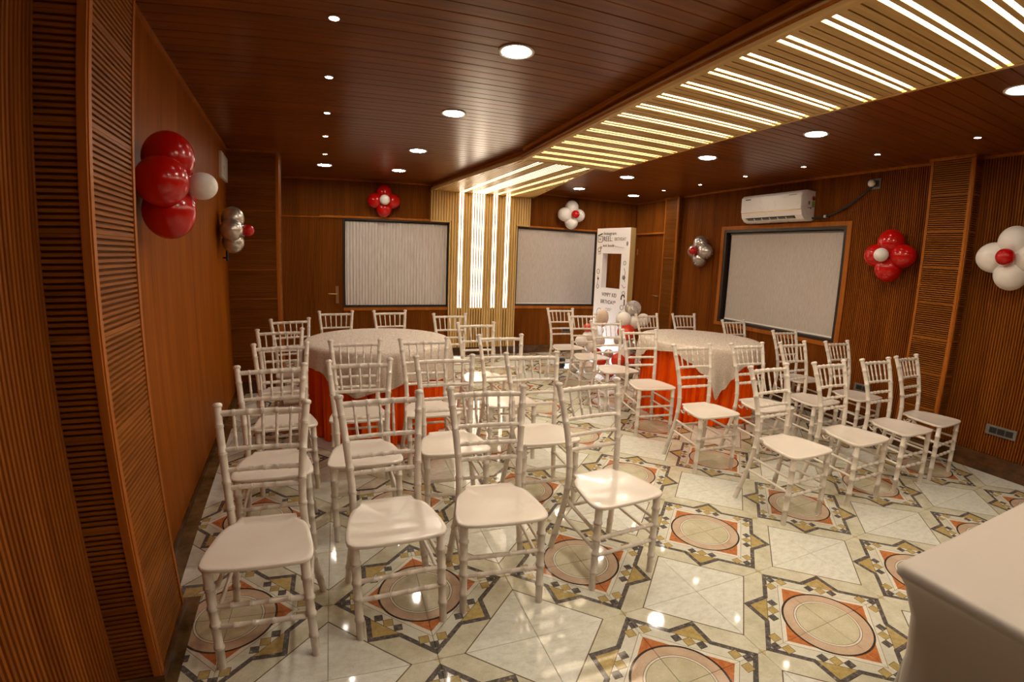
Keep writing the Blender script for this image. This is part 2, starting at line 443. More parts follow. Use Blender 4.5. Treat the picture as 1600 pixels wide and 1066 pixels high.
# right wall
wall_right = MB().box(XR + .09, XR + .2, YF - .1, 5.3, 0, ZC).build('wall_right', 'wall_veneer', kind='structure')
NR = Vector((-1, 0, 0))
def right_panel(y0, y1, z0, z1):
    m = MB(); fluted(m, (XR, y0, 0), UY, NR, y1 - y0, z0, z1, 0.0195, 0.011, 0.095); m.build('fluted_panel', 'flute_wood', wall_right)
W3 = (1.285, 3.02, .785, 1.995)
right_panel(YF, .14, 0, ZC); right_panel(.46, W3[0] - .0, 0, ZC); right_panel(W3[1], 3.905, 0, ZC)
right_panel(W3[0], W3[1], 0, W3[2]); right_panel(W3[0], W3[1], W3[3], ZC)
right_panel(4.205, 5.10, 2.01, ZC)
MB().box(XR, XR + .1, 5.085, 5.2, 0, 2.01).box(XR, XR + .1, 4.205, 4.325, 0, 2.01).build('door_surround', 'door_veneer', wall_right)
pilaster(wall_right, (3.482, .132), (3.482, .465), NR, 0.142, 'pilaster_wood_x', 'pilaster_wood_y', 'A')
pilaster(wall_right, (3.530, 3.902), (3.530, 4.21), NR, 0.095, 'pilaster_wood_x', 'pilaster_wood_y', 'A')
m = MB(); fluted(m, (3.65, YF, 0), Vector((-1, 0, 0)), UY, 5.4, 0, ZC, 0.03, 0.008, 0.06)
m.build('wall_front', 'flute_wood', kind='structure')

# skirtings
bb = MB().obox(LP(0.11), UL, NL, UP, (0, 3.36), (0.0, 0.012), (0, .032)).obox(LP(YF), UL, NL, UP, (0, 2.45), (0.0, 0.012), (0, .032)).build('baseboard_left', 'brown_marble', kind='structure')
MB().box(-1.107, 3.6, YB - .016, YB + .01, 0, .125).build('baseboard_back', 'brown_marble', kind='structure')
MB().box(XR - .02, XR + .01, YF, .125, 0, .15).box(XR - .02, XR + .01, .475, 3.89, 0, .15).build('baseboard_right', 'brown_marble', kind='structure')
# cornice strips under the ceiling
MB().obox(LP(0.11), UL, NL, UP, (0, 3.36), (0, .012), (ZC - .024, ZC)).obox(LP(YF), UL, NL, UP, (0, 2.45), (0, .012), (ZC - .024, ZC)).build('trim_1', 'trim_wood', kind='structure')
MB().box(-2.4, .13, YB - .014, YB, ZC - .022, ZC).box(1.64, XR, YB - .014, YB, ZC - .022, ZC).build('trim_2', 'trim_wood', kind='structure')
MB().box(XR - .014, XR, YF, .12, ZC - .022, ZC).box(XR - .014, XR, .48, 3.89, ZC - .022, ZC).box(XR - .014, XR, 4.22, YB, ZC - .022, ZC).build('trim_3', 'trim_wood', kind='structure')
# ledge over the curtained window and rails round the windows
MB().box(-1.42, .135, YB - .028, YB, 1.988, 2.018).build('trim_4', 'trim_wood', kind='structure')
MB().box(1.64, 2.93, YB - .022, YB, 1.984, 2.010).build('trim_5', 'trim_wood', kind='structure')
MB().box(-1.107, .40, YB - .012, YB, .695, .737).build('trim_6', 'trim_wood', kind='structure')
MB().box(1.44, 2.9, YB - .012, YB, .715, .757).build('trim_7', 'trim_wood', kind='structure')
y0, y1, z0, z1 = W3
MB().box(XR - .012, XR, y0 - .05, y1 + .05, z1, z1 + .045).box(XR - .012, XR, y0 - .05, y1 + .05, z0 - .045, z0).box(XR - .012, XR, y0 - .05, y0, z0, z1).box(XR - .012, XR, y1, y1 + .05, z0, z1).build('trim_8', 'trim_wood', kind='structure')

# ------------------------------------------------------------------ windows, blinds, curtain
def window_back(name, x0, x1, z0, z1):
    fw = .019; w = empty(name, (0, 0, 0)); w['kind'] = 'structure'
    for a, b, c, d in ((x0, x1, z1 - fw, z1), (x0, x1, z0, z0 + fw), (x0, x0 + fw, z0 + fw, z1 - fw), (x1 - fw, x1, z0 + fw, z1 - fw)):
        MB().box(a, b, YB - .012, YB + .075, c, d).build('frame_bar', 'dark_frame', w)
    MB().box(x0 + fw, x1 - fw, YB + .075, YB + .083, z0 + fw, z1 - fw).build('pane', 'glass_dark', w)
    return w
window_back('window_1', -1.107, .41, .737, 1.986)
window_back('window_2', 1.46, 2.875, .757, 1.984)
w = empty('window_3'); w['kind'] = 'structure'; fw = .035
for a, b, c, d in ((y0, y1, z1 - fw, z1), (y0, y1, z0, z0 + fw), (y0, y0 + fw, z0 + fw, z1 - fw), (y1 - fw, y1, z0 + fw, z1 - fw)):
    MB().box(XR - .004, XR + .075, a, b, c, d).build('frame_bar', 'dark_frame', w)
MB().box(XR + .076, XR + .084, y0 + fw, y1 - fw, z0 + fw, z1 - fw).build('pane', 'glass_dark', w)
# pleated curtain
cu_ = empty('pleated_curtain', (-.35, YB + .035, .77)); tag(cu_, 'white pleated curtain closed across the window beside the back door', 'curtain')
xs = []; N = 420; x0, x1 = -1.078, .381
mb = MB(); rows = 9; vs = []
for r in range(rows):
    z = .770 + (1.955 - .770) * r / (rows - 1)
    for i in range(N + 1):
        x = x0 + (x1 - x0) * i / N; q = (x - x0) * 2 * math.pi / .043 + 1.4 * noise.noise(Vector((x * 5, 0, z * .5)))
        vs.append((x, YB + .036 + .0065 * math.sin(q) * (1 - .15 * r / rows), z))
fs = [(r * (N + 1) + i, r * (N + 1) + i + 1, (r + 1) * (N + 1) + i + 1, (r + 1) * (N + 1) + i) for r in range(rows - 1) for i in range(N)]
c_ = mb.add([(a + .35, b - YB - .035, c - .77) for a, b, c in vs], fs, True).build('fabric', 'curtain_fabric', cu_)
MB().box(-.728, .731, -.012, .012, 1.178, 1.188).build('curtain_track', 'dark_frame', cu_)
# roller blinds
rb = empty('roller_blind', (2.167, YB + .03, .79)); tag(rb, 'beige roller blind drawn down in the back window behind the printed photo frame', 'blind')
MB().box(-.680, .680, .0, .0025, .0, 1.165).build('fabric', 'blind_fabric', rb)
MB().box(-.680, .680, -.006, .009, -.004, .016).build('bottom_bar', 'plastic_white', rb)
rb2 = empty('roller_blind', (XR + .052, 2.15, .83)); tag(rb2, 'wide beige roller blind in the side window under the air conditioner', 'blind')
MB().box(0, .0025, -.81, .795, .0, 1.105).build('fabric', 'blind_fabric', rb2)
MB().box(-.006, .009, -.81, .795, -.005, .014).build('bottom_bar', 'plastic_white', rb2)
MB().tube([(.008, -.82, 1.115), (.008, .81, 1.115)], .016, 10).build('roller', 'grey_plastic', rb2)

# ------------------------------------------------------------------ doors
d1 = empty('door_1', (-1.53, YB, 0)); d1['kind'] = 'structure'
m = MB(); fluted(m, (-.42, .004, 0), UX, NB, .838, .01, 1.985, 0.021, 0.011, 0.045); m.build('door_leaf', 'flute_wood', d1)
MB().box(-.43, .425, -.004, .06, 1.985, 2.0).build('head_rail', 'trim_wood', d1)
hd = MB().box(.318, .358, -.012, .0, .80, 1.04).build('handle_plate', 'brass', d1)
MB().tube([(.338, -.008, .935), (.338, -.05, .935), (.330, -.056, .935), (.22, -.056, .94)], .0095, 10).build('door_handle', 'brass', d1)
MB().tube([(.338, -.012, .84), (.338, -.02, .84)], .012, 10).build('lock_cylinder', 'brass', d1)
d2 = empty('door_2', (XR, 4.70, 0)); d2['kind'] = 'structure'
MB().box(.035, .075, -.375, .385, .01, 1.985).build('door_leaf', 'door_veneer', d2)
MB().box(-.010, .09, -.385, .395, 1.985, 2.012).build('head_rail', 'trim_wood', d2)
for z in (.35, 1.70): MB().tube([(.033, .368, z - .05), (.033, .368, z + .05)], .008, 8).build('hinge', 'brass', d2)
MB().tube([(.033, -.30, 1.0), (-.01, -.30, 1.0), (-.012, -.19, 1.0)], .009, 8).build('door_handle', 'brass', d2)

# ------------------------------------------------------------------ slatted canopy with light strips
ZK = 2.400
cv = empty('slatted_canopy', (1.0, .5, ZK)); tag(cv, 'lowered ceiling canopy of light oak slats with paired glowing light strips', 'ceiling canopy')
CY0, CY1 = -2.45, 2.43; CX0, CX1 = .505, 1.485  # near end stretched out of view so its strips light the front chairs
def cbuild(mb, name, mat, par=cv, org=(1.0, .5, ZK)):
    mb.v = [(a - org[0], b - org[1], c - org[2]) for a, b, c in mb.v]; return mb.build(name, mat, par)
cbuild(MB().box(CX0 + .01, CX1 - .01, CY0, CY1 - .005, ZK + .034, ZK + .06), 'backing', 'oak_back')
fas = MB().box(CX0 + .045, CX0 + .07, CY0, CY1, ZK + .05, ZC - .001).box(CX1 - .07, CX1 - .045, CY0, CY1, ZK + .05, ZC - .001).box(CX0 + .07, CX1 - .07, CY1 - .025, CY1, ZK + .05, ZC - .001)
cbuild(fas, 'fascia', 'fascia_wood')
for a, b in ((CX0, CX0 + .035), (CX1 - .022, CX1)):
    r_ = cbuild(MB().box(a, b, CY0, CY1, ZK, ZK + .05), 'side_rail', 'oak_x')
cbuild(MB().box(CX0 - .008, CX0, CY0, CY1, ZK + .022, ZK + .034).box(CX0 + .015, CX0 + .045, CY0, CY1, ZK + .05, ZK + .064), 'moulding', 'trim_wood')
cbuild(MB().box(CX0 + .005, CX0 + .046, CY0, CY1, ZC - .030, ZC - .001), 'top_moulding', 'fascia_wood')
cbuild(MB().box(CX0 + .035, CX1 - .022, CY1 - .014, CY1, ZK, ZK + .05), 'end_rail', 'oak_y')
per = .2033; sw = .0407; sx0, sx1 = CX0 + .035, CX1 - .022
sl_w = MB().box(sx0 - 1.0, sx1 - 1.0, 0, sw, 0.003, .033).mesh('slat', 'oak_y')
sl_n = MB().box(sx0 - 1.0, sx1 - 1.0, 0, .024, 0.003, .033).mesh('slat', 'oak_y')
led_m = MB().box(sx0 - 1.0 + .004, sx1 - 1.0 - .012, 0, .0205, 0.010, .018).mesh('light_strip', 'led')
pc = -0.407 + per * 14
while pc > CY0 - .3:
    base = pc - .0325                   # pair occupies base..base+.065
    for k_ in ('a',):
        items = [('led', base, .0205), ('n', base + .0205, .024), ('led', base + .0445, .0205)]
        q = base + .065
        for e in range(3): items.append(('w', q, sw)); q += sw + .008 if e < 2 else sw
    for ty, yy, ww in items:
        if yy < CY0 or yy + ww > CY1 - .012: continue
        if ty == 'led': mobj('light_strip', led_m, cv, (0, yy - .5, 0))
        else: mobj('slat', sl_w if ty == 'w' else sl_n, cv, (0, yy - .5, 0))
    pc -= per

# ------------------------------------------------------------------ slatted wall panel and the slatted ceiling run joining it to the canopy
PY = 5.062; PZ = 2.43
wp = empty('slatted_wall_panel', (.92, PY, 0)); tag(wp, 'tall light oak slatted wall panel with glowing vertical light strips between the windows', 'wall panel')
rn = empty('slatted_ceiling_panel', (.92, 3.75, PZ)); tag(rn, 'flared light oak slatted ceiling panel running from the back wall to the canopy', 'ceiling panel')
LEDI = {0, 1, 5, 6, 7, 8, 9, 13, 14, 18, 19}
gc = lambda i: .546 + .04 * i
gw = lambda i: .0185 if i in LEDI else .007
def wbuild(mb, name, mat): 
    mb.v = [(a - .92, b - PY, c) for a, b, c in mb.v]; return mb.build(name, mat, wp)
def rbuild(mb, name, mat):
    mb.v = [(a - .92, b - 3.75, c - PZ) for a, b, c in mb.v]; return mb.build(name, mat, rn)
XLOW0, XLOW1, XT0, XT1 = .410, 1.437, .128, 1.640
wbuild(MB().box(XLOW0, XLOW1, PY + .022, YB - .001, .126, PZ + .03), 'backing', 'oak_back')
for a, b in ((XT0, XLOW0), (XLOW1, XT1)):
    wbuild(MB().box(a, b, PY + .022, YB - .03, 2.02, PZ + .03), 'backing', 'oak_back')
    wbuild(MB().box(a, b, PY - .004, PY + .024, 1.986, 2.008), 'edge_rail', 'oak_y')
wbuild(MB().box(XT0 - .012, XT0 + .010, PY - .004, YB - .001, 1.986, PZ + .03), 'edge_rail', 'oak_z')
wbuild(MB().box(XT1 - .010, XT1 + .012, PY - .004, YB - .001, 1.986, PZ + .03), 'edge_rail', 'oak_z')
wbuild(MB().box(XLOW0 - .012, XLOW0 + .006, PY - .002, YB - .013, .126, 1.986), 'edge_rail', 'oak_z')
wbuild(MB().box(XLOW1 - .006, XLOW1 + .012, PY - .002, YB - .013, .126, 1.986), 'edge_rail', 'oak_z')
DM = PY - CY1 - .003
edgeL = lambda d: .13 + .172 * d
edgeR = lambda d: 1.665 - .135 * d
SH = .075
def run_piece(name, mat, xa, xb, za, zb):
    xm = (xa + xb) / 2; de = min(DM, (xm - .135) / (.172 - SH) if xm > .135 else 0, (1.660 - xm) / (SH + .135))
    if de < .06: return
    y1_ = PY - .001; y0_ = PY - de
    v = []
    for z in (za, zb):
        for d, yv in ((0, y1_), (de, y0_)):
            v += [(xa + SH * d, yv, z), (xb + SH * d, yv, z)]
    mb = MB().add(v, [(0, 1, 3, 2), (4, 6, 7, 5), (0, 4, 5, 1), (2, 3, 7, 6), (0, 2, 6, 4), (1, 5, 7, 3)])
    mb.f = [f[::-1] for f in mb.f]
    rbuild(mb, name, mat)
for i in range(-11, 28):
    a = gc(i) + gw(i) / 2; b = gc(i + 1) - gw(i + 1) / 2; mid = (a + b) / 2
    if mid < XT0 or mid > XT1: continue
    a = max(a, XT0 + .01); b = min(b, XT1 - .01)
    z0_ = .126 if XLOW0 + .004 < mid < XLOW1 - .004 else 2.008
    if z0_ < 1: a = max(a, XLOW0 + .006); b = min(b, XLOW1 - .006)
    wbuild(MB().box(a, b, PY, PY + .021, z0_, PZ + .002), 'slat', 'oak_z')
    run_piece('slat', 'oak_x', a, b, PZ, PZ + .024)
for i in sorted(LEDI):
    a = gc(i) - gw(i) / 2 + .0005; b = gc(i) + gw(i) / 2 - .0005
    wbuild(MB().box(a, b, PY + .005, PY + .012, .735, PZ - .004), 'light_strip', 'wall_led')
    run_piece('light_strip', 'run_led', a, b, PZ + .006, PZ + .012)
e0 = [(edgeL(0), PY), (edgeL(DM), PY - DM), (edgeR(DM), PY - DM), (edgeR(0), PY)]
rbuild(MB().prism(e0, PZ + .026, PZ + .05), 'backing', 'oak_back')
for f_, sgn in ((edgeL, -1), (edgeR, 1)):
    p = [(f_(0), PY), (f_(DM), PY - DM)]; q = [(x + sgn * .02, y_) for x, y_ in p]; q2 = [(x - sgn * .035, y_) for x, y_ in p]; q3 = [(x - sgn * .055, y_) for x, y_ in p]
    ring_ = [p[0], p[1], q[1], q[0]] if sgn < 0 else [p[1], p[0], q[0], q[1]]
    if sgn < 0: ring_ = ring_[::-1]; 
    else: ring_ = ring_[::-1]
    def ccw(r):
        s_ = sum(r[i][0] * r[(i + 1) % len(r)][1] - r[(i + 1) % len(r)][0] * r[i][1] for i in range(len(r))); return r if s_ > 0 else r[::-1]
    rbuild(MB().prism(ccw([p[0], p[1], q[1], q[0]]), PZ - .002, PZ + .04), 'edge_rail', 'oak_x')
    rbuild(MB().prism(ccw([p[0], p[1], q2[1], q2[0]]), PZ + .05, ZC - .001), 'fascia', 'fascia_wood')

# ------------------------------------------------------------------ downlights and spots
def downlight(name, r, lampmat):
    o = empty(name)
    MB().lathe([(r * .80, -.004), (r * .90, -.008), (r, -.005), (r, -.0005), (r * .80, -.0005)], 32).build('rim', 'plastic_white', o)
    MB().lathe([(r * .02, -.005), (r * .80, -.005), (r * .80, -.002), (r * .02, -.002)], 32).build('diffuser', lampmat, o)
    return o
DL = [(-.257, .511), (-.319, 1.668), (-.383, 3.0), (-.446, 4.171), (-1.318, 4.119), (2.162, -.638), (2.17, .649), (2.135, 1.784), (2.124, 3.147), (2.085, 4.313), (3.043, 4.37), (-.20, -.66), (-.14, -1.85), (2.16, -1.85)]  # last three lie out of view, added to brighten the front chairs
SP = [(-1.135, .459), (-1.177, 1.214), (-1.213, 1.966), (-1.252, 2.696), (-1.285, 3.476), (2.989, -.083), (3.033, .684), (3.06, 1.435), (3.059, 2.185), (3.084, 2.953), (3.048, 3.644)]
NTH = ['first', 'second', 'third', 'fourth', 'fifth', 'sixth', 'seventh']
d0 = downlight('downlight', .092, 'down_lamp'); tag(d0, 'large round recessed downlight glowing white in the wooden plank ceiling', 'downlight', 'large downlights in the plank ceiling')
s0_ = downlight('spotlight', .026, 'spot_lamp'); tag(s0_, 'tiny round recessed spotlight glowing in the wooden plank ceiling', 'spotlight', 'tiny spotlights in the plank ceiling')
for proto, pts in ((d0, DL), (s0_, SP)):
    for i, (x, y_) in enumerate(pts):
        o = proto if i == 0 else copy_tree(proto)
        o.location = (x, y_, ZC)
        big = proto is d0; row = [q for q in pts if (q[0] < .5) == (x < .5) and (not big or -.6 < q[0] < 2.5)]
        if big and x < -1: o['label'] = 'large round downlight glowing above the corner column and back door'
        elif big and x > 2.6: o['label'] = 'large round downlight glowing in the corner above the side door'
        else:
            n_ = NTH[sorted(row, key=lambda q: -q[1]).index((x, y_))]
            side = 'the plain wall' if x < .5 else 'the window wall'
            o['label'] = (f'large round downlight in the row between canopy and {side}, {n_} from the back' if big else f'tiny round spotlight in the ceiling row along {side}, {n_} from the back')

# ------------------------------------------------------------------ bamboo-style chairs
def chair():
    root = empty('banquet_chair')
    def bez(pts, n):
        out = []
        for i in range(n + 1):
            t_ = i / n; q = [Vector(p) for p in pts]
            while len(q) > 1: q = [q[j].lerp(q[j + 1], t_) for j in range(len(q) - 1)]
            out.append(q[0])
        return out
    def ringed(path, r, rings, w=.006, bulge=1.24, taper=1.0):
        """tube with bamboo nodes at given fractions"""
        L = [0.0]
        for i in range(1, len(path)): L.append(L[-1] + (path[i] - path[i - 1]).length)
        T = L[-1]
        def at(s_):
            for i in range(1, len(path)):
                if s_ <= L[i] + 1e-9: return path[i - 1].lerp(path[i], (s_ - L[i - 1]) / max(1e-9, L[i] - L[i - 1]))
            return path[-1]
        ss = [(x, 1.0) for x in L]
        for f in rings:
            c = f * T; ss = [q for q in ss if abs(q[0] - c) > w * 1.3]
            ss += [(c - w, 1.0), (c - w * .55, bulge), (c - w * .1, 1.02), (c + w * .1, 1.02), (c + w * .55, bulge), (c + w, 1.0)]
        ss = sorted((min(max(a, 0), T), b) for a, b in ss)
        return [at(a) for a, b in ss], [r * b * (1 + (taper - 1) * a / T) for a, b in ss]
    posts = {}
    for s in (-1, 1):
        p, r = ringed([Vector((s * .167, -.170, 0)), Vector((s * .163, -.158, .418))], .0155, (.22, .45, .62, .82), taper=1.12)
        MB().tube(p, r, 12).build('leg', 'chair_white', root)
        path = bez([(s * .183, .205, 0), (s * .160, .165, .22), (s * .128, .128, .36), (s * .131, .128, .50), (s * .150, .165, .66), (s * .171, .240, .862)], 22)
        posts[s] = path
        p, r = ringed(path, .0155, (.10, .24, .42, .55, .67, .80, .92))
        e = path[-1]; dd = (path[-1] - path[-2]).normalized()
        p += [e + dd * .002, e + dd * .005, e + dd * .010, e + dd * .017, e + dd * .022]; r += [.0155, .0195, .0205, .0195, .012]
        MB().tube(p, r, 12).build('back_post', 'chair_white', root)
    def post_at(s, z):
        P = posts[s]
        for i in range(1, len(P)):
            if P[i].z >= z: return P[i - 1].lerp(P[i], (z - P[i - 1].z) / (P[i].z - P[i - 1].z))
        return P[-1]
    rail = {}
    for nm, z, r0, bow in (('top_rail', .842, .0125, .014), ('back_rail', .708, .0100, .010), ('back_rail', .630, .0100, .008), ('back_rail', .560, .0100, .006)):
        a, b = post_at(-1, z), post_at(1, z)
        path = [a.lerp(b, t_) + Vector((0, bow * 4 * t_ * (1 - t_), 0)) for t_ in [i / 10 for i in range(11)]]; rail[(nm, z)] = path
        p, r = ringed(path, r0, (.17, .335, .5, .665, .83))
        MB().tube(p, r, 10).build(nm, 'chair_white', root)
    A, B = rail[('top_rail', .842)], rail[('back_rail', .708)]
    def on(path, t_):
        i = min(int(t_ * 10), 9); return path[i].lerp(path[i + 1], t_ * 10 - i)
    for t_ in (.17, .335, .5, .665, .83):
        p, r = ringed([on(A, t_), on(A, t_).lerp(on(B, t_), .5), on(B, t_)], .0062, (.36, .68), w=.004, bulge=1.3)
        MB().tube(p, r, 8).build('spindle', 'chair_white', root)
    fl = lambda s, z: Vector((s * (.167 - .004 * z / .418), -.170 + .012 * z / .418, z))
    for z in (.262, .178):
        p, r = ringed([fl(-1, z), fl(1, z)], .0100, (.2, .4, .6, .8)); MB().tube(p, r, 10).build('stretcher', 'chair_white', root)
    for s in (-1, 1):
        for z in (.290, .205):
            p, r = ringed([fl(s, z), post_at(s, z + .012)], .0085, (.35, .68), bulge=1.1); MB().tube(p, r, 8).build('stretcher', 'chair_white', root)
    p, r = ringed([post_at(-1, .255), post_at(1, .255)], .0090, (.3, .7)); MB().tube(p, r, 8).build('stretcher', 'chair_white', root)
    # moulded seat
    half = [(0, -.196), (.06, -.195), (.115, -.192), (.155, -.187), (.178, -.176), (.190, -.158), (.193, -.130), (.189, -.080), (.180, -.030), (.172, .015), (.162, .055), (.148, .085), (.128, .104), (.116, .118), (.114, .140), (.108, .152), (.06, .154), (0, .154)]
    out = half + [(-x, y_) for x, y_ in half[1:-1]][::-1]
    n = len(out); mb = MB()
    def rngv(sc_, z): return [((x * sc_), (y_ + .02) * sc_ - .02, z) for x, y_ in out]
    layers = [rngv(.94, .4175), rngv(.985, .4155), rngv(.999, .4175), rngv(1.0, .423), rngv(.996, .4285), rngv(.978, .4310), rngv(.90, .4295), rngv(.6, .4245), rngv(.25, .4225)]
    vs = [q for l in layers for q in l]
    fs = [(i * n + j, i * n + (j + 1) % n, (i + 1) * n + (j + 1) % n, (i + 1) * n + j) for i in range(len(layers) - 1) for j in range(n)]
    mb.add(vs, fs, True); k_ = (len(layers) - 1) * n
    mb.f.append([k_ + j for j in range(n)]); mb.sm.append(True)
    mb.f.append(list(range(n))[::-1]); mb.sm.append(False)
    mb.build('seat', 'chair_white', root)
    # scroll brackets below the back corners of the seat
    for s in (-1, 1):
        pts = [Vector((s * .137, .115 - .10 * t_, .392 - .016 * math.sin(t_ * math.pi * 2.2))) for t_ in [i / 12 for i in range(13)]]
        mbk = MB().tube(pts, .0055, 6)
        mbk.tube([Vector((s * .137, .080 + .013 * math.cos(a), .388 + .013 * math.sin(a))) for a in [i * .5 for i in range(11)]], .0035, 6)
        mbk.build('seat_bracket', 'chair_white', root)
    return root
CH = [(-1.407, -.095, -.3), (-1.452, .6, 4.4), (-1.471, 1.273, 7.8), (-1.565, 1.928, 6.3), (-1.522, 2.582, 14.7), (-1.167, 3.164, 2.6), (-.585, 3.187, 4.5),
      (-1.003, 1.334, .7), (-.994, .663, .8), (-.918, -.044, 3.5), (-.516, 1.343, .3), (-.501, .704, -1.7), (-.467, -.024, -5.5), (.102, -.031, 4.0),
      (-.009, 2.854, -1.9), (.093, 2.144, -.4), (.084, 1.428, -3.5), (.063, .71, -2.8), (1.532, 3.38, -2.8), (1.535, 2.799, -4.0), (1.488, 2.175, -2.0),
      (1.466, 1.568, -7.3), (2.476, 2.782, 7.0), (3.032, 2.799, -3.2), (3.292, 2.178, -2.0), (1.451, .804, -3.7), (2.027, .774, -2.2), (1.468, .049, .9),
      (3.222, 1.369, -1.8), (2.598, .758, 2.4), (2.073, .034, .4), (3.175, .719, .3), (2.622, .02, -1.6), (3.127, .04, 2.6)]
ROWS = [('front row', -.3, .35), ('second row', .35, 1.0), ('third row', 1.0, 1.75), ('fourth row', 1.75, 2.4), ('fifth row', 2.4, 3.0), ('last row', 3.0, 4.0)]
ORD = ['first', 'second', 'third', 'fourth', 'fifth', 'sixth', 'seventh', 'eighth']
ch0 = chair(); firstc = True
for rn_, a, b in ROWS:
    row = sorted(q for q in CH if a <= q[1] < b)
    for i, (x, y_, rz) in enumerate(row):
        o = ch0 if firstc else copy_tree(ch0); firstc = False
        o.location = (x, y_, 0); o.rotation_euler = (0, 0, R(rz))
        tag(o, f'white bamboo-style banquet chair in the {rn_}, {ORD[i]} from the plain wood wall', 'chair', 'white banquet chairs')

# ------------------------------------------------------------------ round tables with skirt and sequin overlay
def lerp_tab(tab, a):
    for (a0, v0), (a1, v1) in zip(tab, tab[1:]):
        if a0 <= a <= a1:
            t_ = (a - a0) / (a1 - a0); t_ = t_ * t_ * (3 - 2 * t_); return v0 + (v1 - v0) * t_
    return tab[-1][1]
def round_table(cx, cy, r, zt, hem, where, seed):
    t_ = empty('round_table', (cx, cy, 0)); tag(t_, f'round banquet table hidden under its orange skirt {where}', 'table')
    MB().lathe([(.02, zt - .030), (r - .035, zt - .030), (r - .03, zt - .026), (r - .03, zt - .010), (r - .035, zt - .006), (.02, zt - .006)], 48).build('tabletop', 'board_edge', t_)
    for k in range(4):
        a = k * math.pi / 2 + .4; MB().tube([(.40 * math.cos(a), .40 * math.sin(a), zt - .032), (.42 * math.cos(a), .42 * math.sin(a), 0.0)], .014, 8).build('leg', 'table_steel', t_)
    # pleated satin skirt
    N = 720; rows = 12; mb = MB(); vs = []
    for i in range(rows + 1):
        s = i / rows; z = (zt - .004) * (1 - s) + .006 * s
        for j in range(N):
            a = 2 * math.pi * j / N
            ph = a * 40 + 2.2 * math.sin(a * 7 + seed) + .5 * s * math.sin(a * 13); w = 1.7 * abs(math.sin(ph / 2)) ** .8 - 1.1 + .18 * math.sin(a * 97 + seed)
            rr = (r - .040) - .002 * s + w * (.010 + .030 * s ** .6)
            vs.append((rr * math.cos(a), rr * math.sin(a), z))
    fs = [((i + 1) * N + j, (i + 1) * N + (j + 1) % N, i * N + (j + 1) % N, i * N + j) for i in range(rows) for j in range(N)]
    sk = mb.add(vs, fs, True).build('table_skirt', 'orange_satin'); sk.location = (cx, cy, 0)
    tag(sk, f'pleated orange satin skirt around the round table {where}', 'table skirt')
    # overlay cloth
    mb = MB(); N = 360; vs = []; prof = [(.0, 0.0), (.30, 0.0), (.55, .0), (.80, .0), (.94, .0), (.985, -.001)]
    for q, dz in prof[1:]:
        for j in range(N):
            a = 2 * math.pi * j / N; vs.append((r * q * math.cos(a), r * q * math.sin(a), zt + dz + .002))
    hz = []
    for j in range(N):
        a = (360.0 * j / N + 180) % 360 - 180; hz.append(lerp_tab(hem, a))
    D = 14
    for i in range(1, D + 1):
        s = i / D
        for j in range(N):
            a = 2 * math.pi * j / N
            drop = (zt - hz[j]); z = zt - drop * s
            w = math.sin(a * 23 + seed + math.sin(a * 5)) * .55 + math.sin(a * 37 + 2 * seed) * .3
            rr = r + .012 + .010 * min(1, s * 2) + w * .016 * s * min(1.4, drop / .2) + .012 * s
            if i == 1: z = zt - min(.012, drop * s); rr = r + .008
            vs.append((rr * math.cos(a), rr * math.sin(a), z))
    rows = len(prof) - 1 + D
    fs = [((i + 1) * N + j, (i + 1) * N + (j + 1) % N, i * N + (j + 1) % N, i * N + j) for i in range(rows - 1) for j in range(N)]
    mb.add(vs, [f for f in fs], True); mb.f.append(list(range(N))); mb.sm.append(True)
    ov = mb.build('table_overlay', 'sequin_cloth'); ov.location = (cx, cy, 0)
    tag(ov, f'cream sequin overlay cloth draped over the round table {where}', 'tablecloth')
def square_hem(a_half, corner, r, zt, zmin):
    tab = []
    for d in range(-180, 181, 3):
        q = R(((d - corner + 45) % 90) - 45); reach = a_half / math.cos(R(45) - abs(q)) if True else 0
        tab.append((d, max(zmin, zt - (reach - r))))
    return tab
T1Z = .757
hem1 = [(-180, .575), (-145, .596), (-138, .59), (-129, .53), (-120, .45), (-108, .418), (-95, .455), (-86, .472), (-75, .525), (-63, .514), (-38, .485), (-18, .40), (0, .48), (30, .59), (72, .44), (100, .52), (130, .60), (162, .44), (180, .575)]
round_table(-.80, 2.32, .62, T1Z, hem1, 'near the back door', 1.3)
hem2 = [(-180, .655), (-172, .667), (-153, .687), (-138, .606), (-128, .518), (-122, .464), (-115, .281), (-109, .378), (-101, .481), (-98, .557), (-87, .599), (-72, .597), (-55, .60), (-35, .47), (-25, .33), (-15, .47), (10, .62), (40, .58), (65, .33), (90, .58), (130, .62), (155, .40), (168, .58), (180, .655)]
round_table(2.37, 1.95, .612, T1Z, hem2, 'beside the side window', 4.1)

